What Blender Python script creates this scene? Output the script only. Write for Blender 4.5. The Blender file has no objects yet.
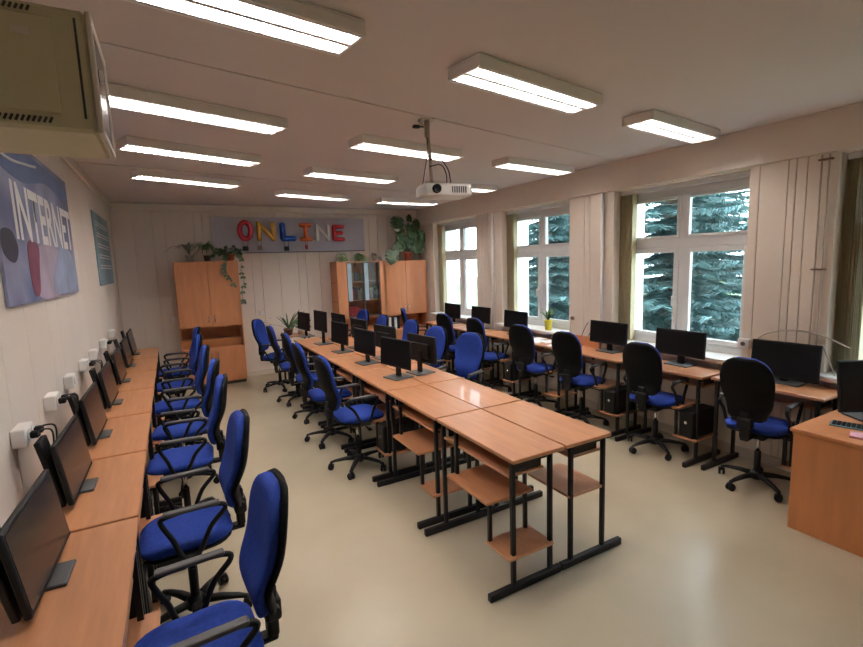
import bpy, bmesh, math, random
from mathutils import Vector, Matrix
random.seed(7)
SC = bpy.context.scene
COL = SC.collection
PI = math.pi
R = math.radians

# ------------------------------------------------------------------ materials
def mat(name, col, rough=.5, metal=0., spec=.5, emit=None, estr=0., coat=0., noise=None, bump=None, trans=0., stretch=None, mix=None):
    m = bpy.data.materials.new(name); m.use_nodes = True
    nt = m.node_tree; b = nt.nodes['Principled BSDF']
    b.inputs['Base Color'].default_value = (*col, 1)
    b.inputs['Roughness'].default_value = rough
    b.inputs['Metallic'].default_value = metal
    b.inputs['Specular IOR Level'].default_value = spec
    b.inputs['Coat Weight'].default_value = coat
    b.inputs['Transmission Weight'].default_value = trans
    if emit:
        b.inputs['Emission Color'].default_value = (*emit, 1); b.inputs['Emission Strength'].default_value = estr
    if noise or bump:
        tc = nt.nodes.new('ShaderNodeTexCoord'); mp = nt.nodes.new('ShaderNodeMapping')
        nt.links.new(tc.outputs['Object'], mp.inputs[0])
        if stretch: mp.inputs['Scale'].default_value = stretch
        nz = nt.nodes.new('ShaderNodeTexNoise'); nz.inputs['Scale'].default_value = (noise or bump)[0]
        nz.inputs['Detail'].default_value = 4
        nt.links.new(mp.outputs[0], nz.inputs[0])
        if noise:
            rp = nt.nodes.new('ShaderNodeValToRGB')
            d = noise[1]; c2 = mix if mix else tuple(c*(1-d) for c in col); c1 = col if mix else tuple(min(1, c*(1+d)) for c in col)
            rp.color_ramp.elements[0].position = .3; rp.color_ramp.elements[1].position = .7
            rp.color_ramp.elements[0].color = (*c2, 1); rp.color_ramp.elements[1].color = (*c1, 1)
            nt.links.new(nz.outputs[0], rp.inputs[0]); nt.links.new(rp.outputs[0], b.inputs['Base Color'])
        if bump:
            bp = nt.nodes.new('ShaderNodeBump'); bp.inputs['Strength'].default_value = bump[1]; bp.inputs['Distance'].default_value = .01
            nt.links.new(nz.outputs[0], bp.inputs['Height']); nt.links.new(bp.outputs[0], b.inputs['Normal'])
    return m

def wood(name, col, rough=.35, axis=(14, 1.2, 14), d=.10):
    return mat(name, col, rough, noise=(3.0, d), stretch=axis, coat=.15)

M = {}
M['desk_wood'] = wood('beech laminate', (.51, .232, .110), .36)
M['cab_wood'] = wood('cabinet laminate', (.64, .265, .12), .45, (10, 10, 1.0), .08)
M['cab_edge'] = wood('cabinet edge', (.42, .17, .06), .5, (10, 10, 1.0), .08)
M['tdesk_wood'] = wood('teacher desk laminate', (.58, .225, .085), .42, (8, 8, 1.0), .08)
M['black_metal'] = mat('black painted steel', (.006, .005, .006), .45, spec=.35)
M['black_plastic'] = mat('black plastic', (.005, .005, .0055), .55, noise=(40, .15), spec=.3)
M['screen'] = mat('glossy dark screen', (.006, .006, .007), .22, spec=.5)
M['matte_screen'] = mat('matte dark screen', (.003, .003, .0035), .55, spec=.15)
M['base_grey'] = mat('grey stand base', (.07, .075, .08), .38)
M['blue_fabric'] = mat('blue upholstery', (.013, .040, .255), .85, noise=(60, .18), bump=(300, .15), spec=.25)
M['shell'] = mat('black chair shell', (.004, .004, .0045), .7, noise=(40, .15), spec=.12)
M['chrome'] = mat('chrome column', (.7, .7, .72), .25, metal=1)
M['arm_pad'] = mat('arm pad', (.05, .048, .05), .5)
M['ceiling'] = mat('ceiling paint', (.68, .60, .575), .9, noise=(1.2, .02), bump=(30, .08))
M['wall'] = mat('wall paint cream', (.82, .725, .645), .75, noise=(1.5, .02), bump=(25, .06))
M['wall_r'] = mat('panel paint cream', (.84, .735, .63), .7, noise=(1.5, .02), bump=(25, .06))
M['trimw'] = mat('trim paint', (.62, .54, .45), .6, noise=(3, .03))
M['floor'] = mat('linoleum', (.50, .43, .315), .25, noise=(1.6, .05), bump=(14, .03), spec=.5)
M['pvc'] = mat('white window profile', (.80, .80, .80), .35, noise=(5, .02))
M['reveal'] = mat('white render reveal', (.86, .87, .86), .8, noise=(6, .03))
M['glass'] = None
M['blind'] = mat('beige blind fabric', (.50, .43, .27), .8, noise=(40, .06))
M['sill'] = mat('sill laminate', (.78, .75, .70), .4, noise=(4, .03))
M['lamp_body'] = mat('lamp enamel', (.86, .80, .77), .45, noise=(4, .02))
M['tube'] = mat('fluorescent tube', (1, 1, 1), .4, emit=(1, .925, .86), estr=76)
M['louvre'] = mat('aluminium louvre', (.82, .82, .82), .3, metal=.6)
M['rack'] = mat('greenish beige enamel', (.60, .53, .33), .5, noise=(4, .03))
M['rack_dark'] = mat('dark slot', (.05, .045, .035), .7)
M['white_pl'] = mat('white plastic', (.78, .76, .73), .45, noise=(8, .02))
M['cable'] = mat('cable black', (.015, .015, .017), .5)
M['cable_g'] = mat('cable beige', (.42, .36, .28), .5)
M['pipe'] = mat('painted pipe', (.50, .42, .34), .4)
M['banner'] = mat('grey lilac banner', (.47, .45, .52), .7, noise=(2, .05))
M['leaf'] = mat('leaf green', (.075, .17, .045), .5, noise=(9, .3))
M['leaf_dark'] = mat('leaf dark', (.04, .085, .03), .45, noise=(9, .3))
M['leaf_pale'] = mat('leaf pale', (.25, .33, .16), .5, noise=(9, .25))
M['leaf_dry'] = mat('leaf grey', (.16, .17, .14), .6, noise=(9, .25))
M['terracotta'] = mat('terracotta', (.42, .09, .055), .6, noise=(8, .1))
M['pot_white'] = mat('pot white', (.62, .58, .54), .5, noise=(8, .05))
M['pot_brown'] = mat('pot brown', (.16, .09, .05), .5, noise=(8, .1))
M['pot_yellow'] = mat('pot yellow', (.72, .62, .06), .4, noise=(8, .05))
M['soil'] = mat('soil', (.04, .025, .015), .9, noise=(60, .3))
M['paper'] = mat('paper', (.82, .80, .80), .7, noise=(10, .02))
M['red_book'] = mat('red cover', (.40, .03, .03), .5, noise=(10, .1))
M['pink'] = mat('pink print', (.70, .35, .42), .6, noise=(20, .25))
M['teal_mat'] = mat('teal mat', (.12, .22, .26), .5, noise=(20, .1))
M['pale_strip'] = mat('pale blue strip', (.45, .58, .68), .4, noise=(8, .05))
M['spruce'] = mat('spruce needles', (.115, .205, .205), .7, noise=(2.5, .5))
M['bark'] = mat('bark', (.09, .065, .045), .9, noise=(10, .3))
M['grass'] = mat('grass', (.08, .13, .04), .9, noise=(3, .3))
M['facade'] = mat('pale facade', (.24, .215, .18), .85, noise=(1, .05))
M['roof'] = mat('roof tiles', (.20, .08, .06), .8, noise=(5, .2))
M['dark_glass'] = mat('dark window', (.04, .05, .06), .1)
for n, c in dict(pinkred=(.62, .05, .10), gold=(.80, .45, .08), blue=(.02, .10, .48), orange=(.85, .22, .08), silver=(.92, .90, .90), red=(.62, .03, .06)).items():
    M['foil_'+n] = mat('foil '+n, c, .16, metal=.35, noise=(5, .12), bump=(22, .4))

def glass_mat(name, tint=(.93, .97, .97)):
    m = bpy.data.materials.new(name); m.use_nodes = True; nt = m.node_tree; nt.nodes.clear()
    o = nt.nodes.new('ShaderNodeOutputMaterial'); mx = nt.nodes.new('ShaderNodeMixShader')
    t = nt.nodes.new('ShaderNodeBsdfTransparent'); t.inputs[0].default_value = (*tint, 1)
    g = nt.nodes.new('ShaderNodeBsdfGlossy'); g.inputs['Roughness'].default_value = .02
    lw = nt.nodes.new('ShaderNodeLayerWeight'); pw_ = nt.nodes.new('ShaderNodeMath'); pw_.operation = 'POWER'; pw_.inputs[1].default_value = 5
    f = nt.nodes.new('ShaderNodeMath'); f.operation = 'MULTIPLY_ADD'; f.inputs[1].default_value = .9; f.inputs[2].default_value = .04
    nt.links.new(lw.outputs['Facing'], pw_.inputs[0]); nt.links.new(pw_.outputs[0], f.inputs[0])
    nt.links.new(f.outputs[0], mx.inputs[0]); nt.links.new(t.outputs[0], mx.inputs[1]); nt.links.new(g.outputs[0], mx.inputs[2])
    nt.links.new(mx.outputs[0], o.inputs[0]); return m
M['glass'] = glass_mat('clear glass')

def picture_mat(name, cols, scale=1.6, seed=0.):
    m = bpy.data.materials.new(name); m.use_nodes = True; nt = m.node_tree; b = nt.nodes['Principled BSDF']
    tc = nt.nodes.new('ShaderNodeTexCoord'); mp = nt.nodes.new('ShaderNodeMapping'); mp.inputs['Location'].default_value = (seed, seed, seed)
    nz = nt.nodes.new('ShaderNodeTexNoise'); nz.inputs['Scale'].default_value = scale; nz.inputs['Detail'].default_value = 1.5
    rp = nt.nodes.new('ShaderNodeValToRGB'); e = rp.color_ramp.elements
    while len(e) < len(cols): e.new(.5)
    for i, c in enumerate(cols):
        e[i].position = .3+.4*i/(len(cols)-1); e[i].color = (*c, 1)
    nt.links.new(tc.outputs['Object'], mp.inputs[0]); nt.links.new(mp.outputs[0], nz.inputs[0])
    nt.links.new(nz.outputs[0], rp.inputs[0]); nt.links.new(rp.outputs[0], b.inputs['Base Color']); b.inputs['Roughness'].default_value = .5
    return m
M['poster'] = picture_mat('poster picture', [(.05, .05, .09), (.10, .12, .24), (.28, .30, .45), (.13, .19, .36)], 1.7, 3.)
M['poster2'] = picture_mat('teal poster', [(.16, .25, .31), (.24, .36, .42), (.32, .44, .48)], 1.5, 1.)

# ------------------------------------------------------------------ mesh building
class MB:
    def __init__(s): s.bm = bmesh.new(); s.mats = []
    def mi(s, m):
        if m not in s.mats: s.mats.append(m)
        return s.mats.index(m)
    def box(s, x0, x1, y0, y1, z0, z1, m=None, bev=0., rot=None, at=None, seg=1):
        t = bmesh.new(); bmesh.ops.create_cube(t, size=1)
        bmesh.ops.scale(t, vec=(x1-x0, y1-y0, z1-z0), verts=t.verts)
        if bev: bmesh.ops.bevel(t, geom=list(t.edges), offset=bev, segments=seg, affect='EDGES', profile=.5)
        mx = Matrix.Translation(((x0+x1)/2, (y0+y1)/2, (z0+z1)/2))
        if rot is not None:
            p = Vector(at) if at is not None else Vector(((x0+x1)/2, (y0+y1)/2, (z0+z1)/2))
            mx = Matrix.Translation(p) @ rot.to_4x4() @ Matrix.Translation(-p) @ mx
        bmesh.ops.transform(t, matrix=mx, verts=t.verts)
        return s.merge(t, m)
    def merge(s, t, m=None, smooth=False):
        i = s.mi(m) if m else 0
        vm = {v: s.bm.verts.new(v.co) for v in t.verts}
        for f in t.faces:
            try: g = s.bm.faces.new([vm[v] for v in f.verts])
            except ValueError: continue
            g.material_index = i; g.smooth = smooth or f.smooth
        t.free(); return s
    def rings(s, rings, m=None, caps=True, smooth=True, closed=False):
        i = s.mi(m) if m else 0; b = s.bm
        vs = [[b.verts.new(p) for p in r] for r in rings]; n = len(rings[0])
        cnt = len(vs) if closed else len(vs)-1
        for k in range(cnt):
            A, B = vs[k], vs[(k+1) % len(vs)]
            for j in range(n):
                try: f = b.faces.new((A[j], A[(j+1) % n], B[(j+1) % n], B[j]))
                except ValueError: continue
                f.smooth = smooth; f.material_index = i
        if caps and not closed:
            for r in (vs[0][::-1], vs[-1]):
                try: f = b.faces.new(r); f.material_index = i
                except ValueError: pass
        return s
    def tube(s, pts, r, m=None, n=8, closed=False, flat=None, caps=True):
        pts = [Vector(p) for p in pts]; rr = r if isinstance(r, (list, tuple)) else [r]*len(pts)
        rings = []; up = None
        N = len(pts)
        for k, p in enumerate(pts):
            if closed: d = (pts[(k+1) % N]-pts[k-1])
            else: d = pts[min(k+1, N-1)]-pts[max(k-1, 0)]
            d.normalize()
            if up is None:
                up = Vector((0, 0, 1)) if abs(d.z) < .9 else Vector((1, 0, 0))
                if flat: up = Vector(flat)
            a = d.cross(up)
            if a.length < 1e-4: a = d.cross(Vector((0, 1, .1)))
            a.normalize(); c = a.cross(d).normalized()
            if not flat: up = c
            rings.append([p+a*rr[k]*math.cos(2*PI*j/n)+c*rr[k]*math.sin(2*PI*j/n) for j in range(n)])
        return s.rings(rings, m, caps=caps, closed=closed)
    def cyl(s, a, b, r, m=None, n=12, r2=None): return s.tube([a, b], [r, r if r2 is None else r2], m, n)
    def lathe(s, prof, c=(0, 0, 0), m=None, n=18, caps=True):
        return s.rings([[(c[0]+r*math.cos(2*PI*j/n), c[1]+r*math.sin(2*PI*j/n), c[2]+z) for j in range(n)] for r, z in prof], m, caps=caps)
    def poly(s, pts, m=None):
        i = s.mi(m) if m else 0
        f = s.bm.faces.new([s.bm.verts.new(p) for p in pts]); f.material_index = i; return s
    def prism(s, pts, ext, m=None):
        e = Vector(ext); a = [Vector(p) for p in pts]
        return s.rings([a, [p+e for p in a]], m, caps=True, smooth=False)
    def tag(s, m): return s
    def build(s, name, m=None, parent=None, loc=None, rz=0., smooth_angle=None):
        bmesh.ops.recalc_face_normals(s.bm, faces=s.bm.faces)
        me = bpy.data.meshes.new(name); s.bm.to_mesh(me); s.bm.free()
        if m: me.materials.append(m)
        else:
            for x in s.mats: me.materials.append(x)
        o = bpy.data.objects.new(name, me); COL.objects.link(o)
        if parent: o.parent = parent
        if loc: o.location = loc
        o.rotation_euler[2] = rz
        return o

def empty(name, loc=(0, 0, 0), rz=0.):
    o = bpy.data.objects.new(name, None); COL.objects.link(o); o.location = loc; o.rotation_euler[2] = rz
    o.empty_display_size = .1; return o
def tag(o, label, cat, group=None):
    o['label'] = label; o['category'] = cat
    if group: o['group'] = group
    return o
def structure(o, kind='structure'): o['kind'] = kind; return o
KIDS = {}
def kids(o): return [c for c in bpy.data.objects if c.parent == o]
def copy_tree(o, parent=None):
    c = o.copy(); COL.objects.link(c); c.parent = parent
    for k in kids(o): copy_tree(k, c)
    return c
def sup(w, h, n=20, e=3.2):          # superellipse outline
    out = []
    for j in range(n):
        a = 2*PI*j/n; c, s_ = math.cos(a), math.sin(a)
        out.append((w*math.copysign(abs(c)**(2/e), c), h*math.copysign(abs(s_)**(2/e), s_)))
    return out
def ease(pts, per=6, closed=False):  # Catmull-Rom through points
    P = [Vector(p) for p in pts]; n = len(P); out = []
    rng = range(n) if closed else range(n-1)
    for i in rng:
        p0 = P[(i-1) % n] if closed or i > 0 else P[0]; p1 = P[i]; p2 = P[(i+1) % n]; p3 = P[(i+2) % n] if closed or i+2 < n else P[-1]
        for k in range(per):
            t = k/per
            out.append(.5*((2*p1)+(p2-p0)*t+(2*p0-5*p1+4*p2-p3)*t*t+(3*p1-p0-3*p2+p3)*t**3))
    if not closed: out.append(P[-1])
    return out

# ------------------------------------------------------------------ camera
YAW, PIT, ROL, F = -.502, -.131, -.034, 472.6
HC = 1.761
sy, cy = math.sin(YAW), math.cos(YAW); sp, cp = math.sin(PIT), math.cos(PIT); sr, cr = math.sin(ROL), math.cos(ROL)
fw0 = Vector((-sy, cy, 0)); rt = Vector((cy, sy, 0)); upv = Vector((0, 0, 1))
fw = fw0*cp+upv*sp; u_ = upv*cp-fw0*sp
r2 = rt*cr+u_*sr; u2 = u_*cr-rt*sr
cam = bpy.data.cameras.new('camera'); co = bpy.data.objects.new('camera', cam); COL.objects.link(co)
mx = Matrix((r2, u2, -fw)).transposed().to_4x4(); mx.translation = (0, 0, HC); co.matrix_world = mx
cam.sensor_fit = 'HORIZONTAL'; cam.sensor_width = 36; cam.lens = F/863*36; cam.clip_start = .05; cam.clip_end = 200
SC.camera = co

# ------------------------------------------------------------------ setting
XL, XW, YB, YF, ZC = -.64, 4.19, 8.05, -1.3, 2.72
XO = 4.66        # outer face of the window wall
structure(MB().box(XL-.2, XO, YF-.2, YB+.2, -.12, 0).build('floor', M['floor']))
structure(MB().box(XL-.2, XO, YF-.2, YB+.2, ZC, ZC+.15).build('ceiling', M['ceiling']))
def boards(mb, axis, a0, a1, z0, z1, face, depth, seed, wmin=.16, wmax=.34):
    rnd = random.Random(seed); a = a0
    while a < a1-1e-4:
        w = rnd.uniform(wmin, wmax); b = min(a+w, a1)
        if a1-b < .06: b = a1
        g = .0025
        lo, hi = sorted((face, face+depth))
        if axis == 'y': mb.box(lo, hi, a+g, b-g, z0, z1, bev=.0025)
        else: mb.box(a+g, b-g, lo, hi, z0, z1, bev=.0025)
        a = b
m_ = MB().box(XL-.2, XL-.015, YF-.2, YB+.2, 0, ZC); boards(m_, 'y', YF, YB, 0, ZC, XL-.02, .02, 5, .28, .5)
structure(m_.build('wall_left', M['wall']))
m_ = MB().box(XL-.02, XO, YB+.015, YB+.2, 0, ZC); boards(m_, 'x', XL, XW, 0, ZC, YB+.02, -.02, 9, .12, .42)
structure(m_.build('wall_back', M['wall']))
structure(MB().box(XL-.02, XO, YF-.2, YF, 0, ZC).build('wall_front', M['wall']))
WIN = [(6.12, 7.46), (4.175, 5.48), (2.195, 3.53), (.25, 1.60)]
ZS, ZT = .80, 2.42
mw = MB(); edges = [YF-.2]+[v for w in WIN[::-1] for v in w]+[YB+.2]
# full-height piers, parapets below the sills, lintels above
for i in range(0, len(edges), 2):
    a, b = edges[i], edges[i+1]
    mw.box(XW+.012, XO, a, b, 0, ZC)
for a, b in WIN:
    mw.box(XW+.012, XO, a, b, 0, ZS); mw.box(XW+.012, XO, a, b, ZT, ZC)
for i in range(0, len(edges), 2):
    a, b = max(edges[i], YF), min(edges[i+1], YB)
    boards(mw, 'y', a, b, 0, ZT+.02, XW, .02, 20+i, .05, .2)
for a, b in WIN: boards(mw, 'y', a, b, 0, ZS, XW, .02, 40, .1, .3)
structure(mw.build('wall_right', M['wall_r']))
structure(MB().box(XW-.03, XW+.02, YF, YB, ZT+.01, ZC, bev=.004).build('trim_1', M['wall_r']))
structure(MB().box(XL, XW-.03, YB-.03, YB, ZC-.10, ZC, bev=.01).build('trim_2', M['wall']))
structure(MB().box(XL, XL+.03, YF, YB-.03, ZC-.09, ZC, bev=.01).build('trim_3', M['wall']))
structure(MB().box(XL, XW, YB-.018, YB, 0, .085, bev=.004).build('baseboard_back', M['trimw']))
structure(MB().box(XL, XL+.015, YF, YB-.02, 0, .085, bev=.004).build('baseboard_left', M['trimw']))
structure(MB().box(XW-.015, XW, YF, YB-.02, 0, .085, bev=.004).build('baseboard_right', M['trimw']))
# ceiling slab joints, thin plaster ridges
for k, (x0, y0, x1, y1) in enumerate([(XL+.03, 2.42, 4.15, 3.46), (XL+.03, 5.2, 4.15, 6.24)]):
    d = Vector((y0-y1, x1-x0, 0)).normalized()*.012
    structure(MB().prism([(x0+d.x, y0+d.y, ZC-.006), (x1+d.x, y1+d.y, ZC-.006), (x1-d.x, y1-d.y, ZC-.006), (x0-d.x, y0-d.y, ZC-.006)], (0, 0, .008)).build('trim_%d' % (4+k), M['ceiling']))

# windows: frame, mullions, sashes, glass, handle
XG = 4.40
def window(n, y0, y1):
    f = MB()
    zb, zt = ZS+.03, ZT; fr = .055
    x0, x1 = XG-.035, XG+.035
    f.box(x0, x1, y0, y0+fr, zb, zt, bev=.006); f.box(x0, x1, y1-fr, y1, zb, zt, bev=.006)
    f.box(x0, x1, y0+fr, y1-fr, zb, zb+fr+.02, bev=.006); f.box(x0, x1, y0+fr, y1-fr, zt-fr-.06, zt, bev=.006)
    ym = (y0+y1)/2; zm = 1.86
    f.box(x0-.004, x1+.004, y0+fr-.002, y1-fr+.002, zm-.045, zm+.045, bev=.006)
    f.box(x0-.002, x1+.002, ym-.035, ym+.035, zb+fr, zt-fr-.03, bev=.006)
    o = structure(f.build('window_%d' % n, M['pvc']))
    sw = .05
    for a, b in ((y0+fr, ym-.035), (ym+.035, y1-fr)):
        for lo, hi in ((zb+fr+.02, zm-.045), (zm+.045, zt-fr-.06)):
            s_ = MB(); e0, e1 = x0-.012, x0+.03
            w_ = sw if lo < 1.5 else .028
            s_.box(e0, e1, a, a+w_, lo, hi, bev=.005); s_.box(e0, e1, b-w_, b, lo, hi, bev=.005)
            s_.box(e0, e1, a+w_, b-w_, lo, lo+w_, bev=.005); s_.box(e0, e1, a+w_, b-w_, hi-w_, hi, bev=.005)
            so = s_.build('sash', M['pvc'], o)
            MB().box(XG-.003, XG+.003, a+w_-.005, b-w_+.005, lo+w_-.005, hi-w_+.005).build('pane', M['glass'], so)
            if lo < 1.5 and a > ym:
                h = MB(); yy = a+.025
                h.box(e0-.012, e0, yy-.013, yy+.013, 1.30, 1.37, bev=.004); h.box(e0-.035, e0-.012, yy-.008, yy+.008, 1.33, 1.345, bev=.003)
                h.box(e0-.045, e0-.030, yy-.009, yy+.009, 1.24, 1.345, bev=.004)
                h.build('handle', M['white_pl'], so)
    s_ = MB(); s_.box(4.08, XG-.03, y0-.03, y1+.03 if n > 1 else y1+.03, ZS, ZS+.04, bev=.01, seg=2)
    sl = structure(s_.build('window_sill_%d' % n, M['sill'])); sl.name = 'trim_%d' % (10+n)
    s_ = MB(); s_.box(XW+.012+.19, XO+.02, y1-.004, y1+.001, ZS, ZT); s_.box(XG+.04, XO+.02, y0-.001, y0+.004, ZS, ZT)
    s_.box(XG+.035, XO+.05, y0, y1, ZS-.02, ZS+.01)
    structure(s_.build('trim_%d' % (20+n), M['reveal']))
for i, (a, b) in enumerate(WIN): window(i+1, a, b)

# vertical blinds: head rail and a stack of slats drawn to the far side
BL = ['farthest window beside the back cabinets', 'window with the yellow plant pot', 'window behind the second monitor from the camera', 'half seen window at the right edge']
for i, (a, b) in enumerate(WIN):
    t = empty('vertical_blind', (4.31, (a+b)/2, ZT))
    tag(t, 'beige vertical blind at the '+BL[i], 'blind', 'vertical blinds in the window recesses')
    L = (b-a)/2
    MB().box(-.02, .02, -L+.004, L-.004, -.045, -.002, bev=.004).build('head_rail', M['pvc'], t)
    for k in range(13):
        y = L-.012-k*.0125
        MB().box(-.034+.003*(k % 2), .034+.003*(k % 2), y-.001, y+.001, -(ZT-ZS)+.05, -.045, rot=Matrix.Rotation(R(4*(k % 3)-4), 3, 'Z')).build('slat', M['blind'], t)

# ------------------------------------------------------------------ outdoors
structure(MB().box(XO, 45, -30, 60, -.9, -.8).build('outdoor_ground', M['grass'])).name = 'ground'
def spruce_meshes(seed, H, W, m):
    rnd = random.Random(seed)
    f = MB(); fb = f.bm
    z = .15*1.
    while z < H-.25:
        t = z/H; rad = W*(1-t)**.8*(.85+.3*rnd.random())+.08
        nb = 9 if t < .6 else 7
        off = rnd.random()*6
        for k in range(nb):
            a = off+2*PI*k/nb+rnd.uniform(-.25, .25); rl = rad*rnd.uniform(.75, 1.1)
            dx, dy = math.cos(a), math.sin(a); px, py = -dy, dx
            ns = max(6, int(rl/.055))
            for q in range(1, ns+1):
                s = q/ns; c = Vector((dx*rl*s, dy*rl*s, z-rl*.32*s+rl*.16*s*s*s))
                L = rl*.24*(1.05-s*.7)+.07
                for sgn in (-1, 1):
                    for w2 in range(4):
                        fwd = rnd.uniform(.3, .8); drop = rnd.uniform(.1, .75)
                        d = Vector((px*sgn+dx*fwd, py*sgn+dy*fwd, -drop)).normalized()*L*rnd.uniform(.7, 1.2)
                        n_ = Vector((dx, dy, rnd.uniform(-.3, .6))).normalized()*.017
                        vs = [fb.verts.new(c-n_), fb.verts.new(c+d*.6-n_*1.0), fb.verts.new(c+d), fb.verts.new(c+d*.6+n_*1.0), fb.verts.new(c+n_)]
                        fb.faces.new(vs)
        z += rnd.uniform(.19, .28)
    return f
def spruce(x, y, H, W, seed, label, src=None, rz=0):
    if src is None:
        t = empty('spruce_tree', (x, y, -.8)); spruce_meshes(seed, H, W, M['spruce']).build('foliage', M['spruce'], t)
        MB().tube([(0, 0, 0), (.02, 0, H*.5), (0, 0, H*.97)], [.16, .1, .02], n=8).build('trunk', M['bark'], t)
    else:
        t = copy_tree(src); t.location = (x, y, -.8); t.rotation_euler[2] = rz
    tag(t, label, 'tree', 'spruces outside the windows'); return t
s1 = spruce(8.3, 9.1, 9., 1.6, 1, 'blue green spruce seen through the second window from the back')
spruce(8.2, 5.6, 9., 1.6, 1, 'tall blue spruce seen through the window behind the wide monitor', s1, 1.3)
spruce(7.8, 2.3, 9., 1.6, 1, 'blue spruce close outside the window nearest the camera', s1, 2.2)
s2 = spruce(11.6, 7.3, 10., 2.0, 2, 'spruce behind the gap between the two nearest spruces')
spruce(11.6, 11.9, 10., 2.0, 2, 'farther spruce near the pale building, left of the other spruces', s2, 2.)
spruce(11.9, 3.2, 10., 2.0, 2, 'farther spruce at the right end of the second row of trees', s2, 3.)
spruce(15.8, 9.8, 10., 2.0, 2, 'farthest spruce, filling the gap between the nearer crowns', s2, 4.)
b = empty('apartment_building', (6.6, 14, -.8))
MB().box(-1.8, 2.2, 0, 6, 0, 8, bev=.02).build('wall', M['facade'], b)
MB().box(-2.0, 2.4, -.3, 6.3, 8, 8.3, bev=.02).build('roof', M['roof'], b)
for zz in (1.0, 3.3, 5.8):
    for xx in (-1.1, .2, 1.35):
        w = MB(); w.box(xx-.38, xx+.38, -.05, .02, zz, zz+.06, bev=.01); w.box(xx-.38, xx-.32, -.04, .02, zz, zz+1.25, bev=.01); w.box(xx+.32, xx+.38, -.04, .02, zz, zz+1.25, bev=.01); w.box(xx-.38, xx+.38, -.04, .02, zz+1.2, zz+1.26, bev=.01)
        wf = w.build('window_frame', M['pvc'], b); MB().box(xx-.32, xx+.32, -.015, .0, zz+.05, zz+1.2).build('pane', M['dark_glass'], wf)
tag(b, 'pale plastered building seen through the farthest window', 'building')

# ------------------------------------------------------------------ lamps
def make_lamp():
    t = empty('ceiling_light')
    L, W, H = .515, .115, .062
    m = MB()
    m.box(-L, L, -W, W, H-.012, H, bev=.003)
    m.box(-L, L, -W, -W+.012, 0, H-.012, bev=.003); m.box(-L, L, W-.012, W, 0, H-.012, bev=.003)
    m.box(-L, -L+.012, -W+.012, W-.012, 0, H-.012, bev=.003); m.box(L-.012, L, -W+.012, W-.012, 0, H-.012, bev=.003)
    m.build('housing', M['lamp_body'], t)
    for s in (-1, 1):
        MB().cyl((-L+.03, s*.052, .034), (L-.03, s*.052, .034), .013, n=8).build('tube', M['tube'], t)
    g = MB()
    g.prism([(-L+.014, -.012, .003), (-L+.014, .012, .003), (-L+.014, 0, .045)], (2*L-.028, 0, 0))
    for s in (-1, 1): g.prism([(-L+.014, s*(W-.014), .002), (-L+.014, s*(W-.026), .002), (-L+.014, s*(W-.014), .045)], (2*L-.028, 0, 0))
    for k in range(26):
        x = -L+.04+k*(2*L-.08)/25
        g.box(x-.001, x+.001, -W+.014, W-.014, .002, .024)
    g.build('louvre', M['louvre'], t)
    return t
LZ = ZC-.062
lamp0 = make_lamp()
LAMPS = [(0.22, 1.82, 0.16, 'nearest row, leftmost, cut by the picture top'),
         (1.8, 2.04, 0.17, 'nearest row, middle, before the projector'),
         (3.4, 2.26, 0.14, 'nearest row, right, by the windows'),
         (0.25, 3.16, 0.28, 'second row, left, passing behind the network cabinet'),
         (1.85, 3.56, 0.18, 'second row, middle, behind the projector pole'),
         (3.43, 3.79, 0.15, 'second row, right, by the windows'),
         (0.24, 4.32, 0.33, 'third row from the camera, left'),
         (1.83, 4.88, 0.2, 'third row from the camera, middle'),
         (3.43, 5.2, 0.08, 'third row, right, half hidden by the projector'),
         (0.23, 5.66, 0.38, 'in the back row, left, nearest the corner'),
         (1.83, 6.45, 0.3, 'in the back row, middle, in front of the banner'),
         (3.43, 6.76, 0.08, 'in the back row, right, above the large leafed plant')]
for i, (x, y, rz, lb) in enumerate(LAMPS):
    o = lamp0 if i == 0 else copy_tree(lamp0)
    o.location = (x+((.03, .05, .03), (.0, .0, -.02), (.04, -.02, -.05), (.05, -.02, -.06))[i//3][i % 3], y+(.09, .09, .05, 0)[i//3], LZ); o.rotation_euler[2] = rz
    tag(o, 'white twin tube ceiling light '+lb, 'ceiling light', 'fluorescent lights on the ceiling')

# ------------------------------------------------------------------ projector
t = empty('projector', (1.745, 2.93, 2.20), R(-12))
tag(t, 'white video projector hanging from the ceiling on a pole', 'projector')
MB().box(-.17, .17, -.11, .13, 0, .085, bev=.018, seg=3).build('body', M['white_pl'], t)
m = MB(); m.lathe([(.031, -.012), (.031, .012), (.024, .014), (.022, .004), (.0005, .004)], n=20)
bmesh.ops.transform(m.bm, matrix=Matrix.Translation((-.09, -.113, .045)) @ Matrix.Rotation(R(90), 4, 'X'), verts=m.bm.verts)
m.build('lens', M['black_plastic'], t)
m = MB()
for k in range(7): m.box(.02+k*.016, .028+k*.016, -.113, -.108, .02, .062)
m.build('vent', M['base_grey'], t)
m = MB(); m.cyl((-.08, .02, .085), (-.11, .0, .50), .012, n=10); m.cyl((-.11, 0, .40), (-.11, 0, .51), .019, n=10)
m.box(-.15, -.01, -.06, .1, .083, .095, bev=.003); m.box(-.16, -.06, -.05, .05, .512, .522, bev=.003)
m.cyl((-.11, 0, .44), (-.17, -.01, .515), .007, n=8)
m.build('ceiling_mount', M['pipe'], t)
m = MB(); m.box(-.215, -.165, -.03, 0, .455, .475, bev=.004); m.cyl((-.165, -.015, .465), (-.12, 0, .47), .005, n=6); m.build('sensor', M['black_plastic'], t)
m = MB(); m.tube(ease([(-.115, -.005, .42), (-.12, -.02, .3), (-.15, -.03, .15), (-.16, -.02, .088)]), .003, n=6)
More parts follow.
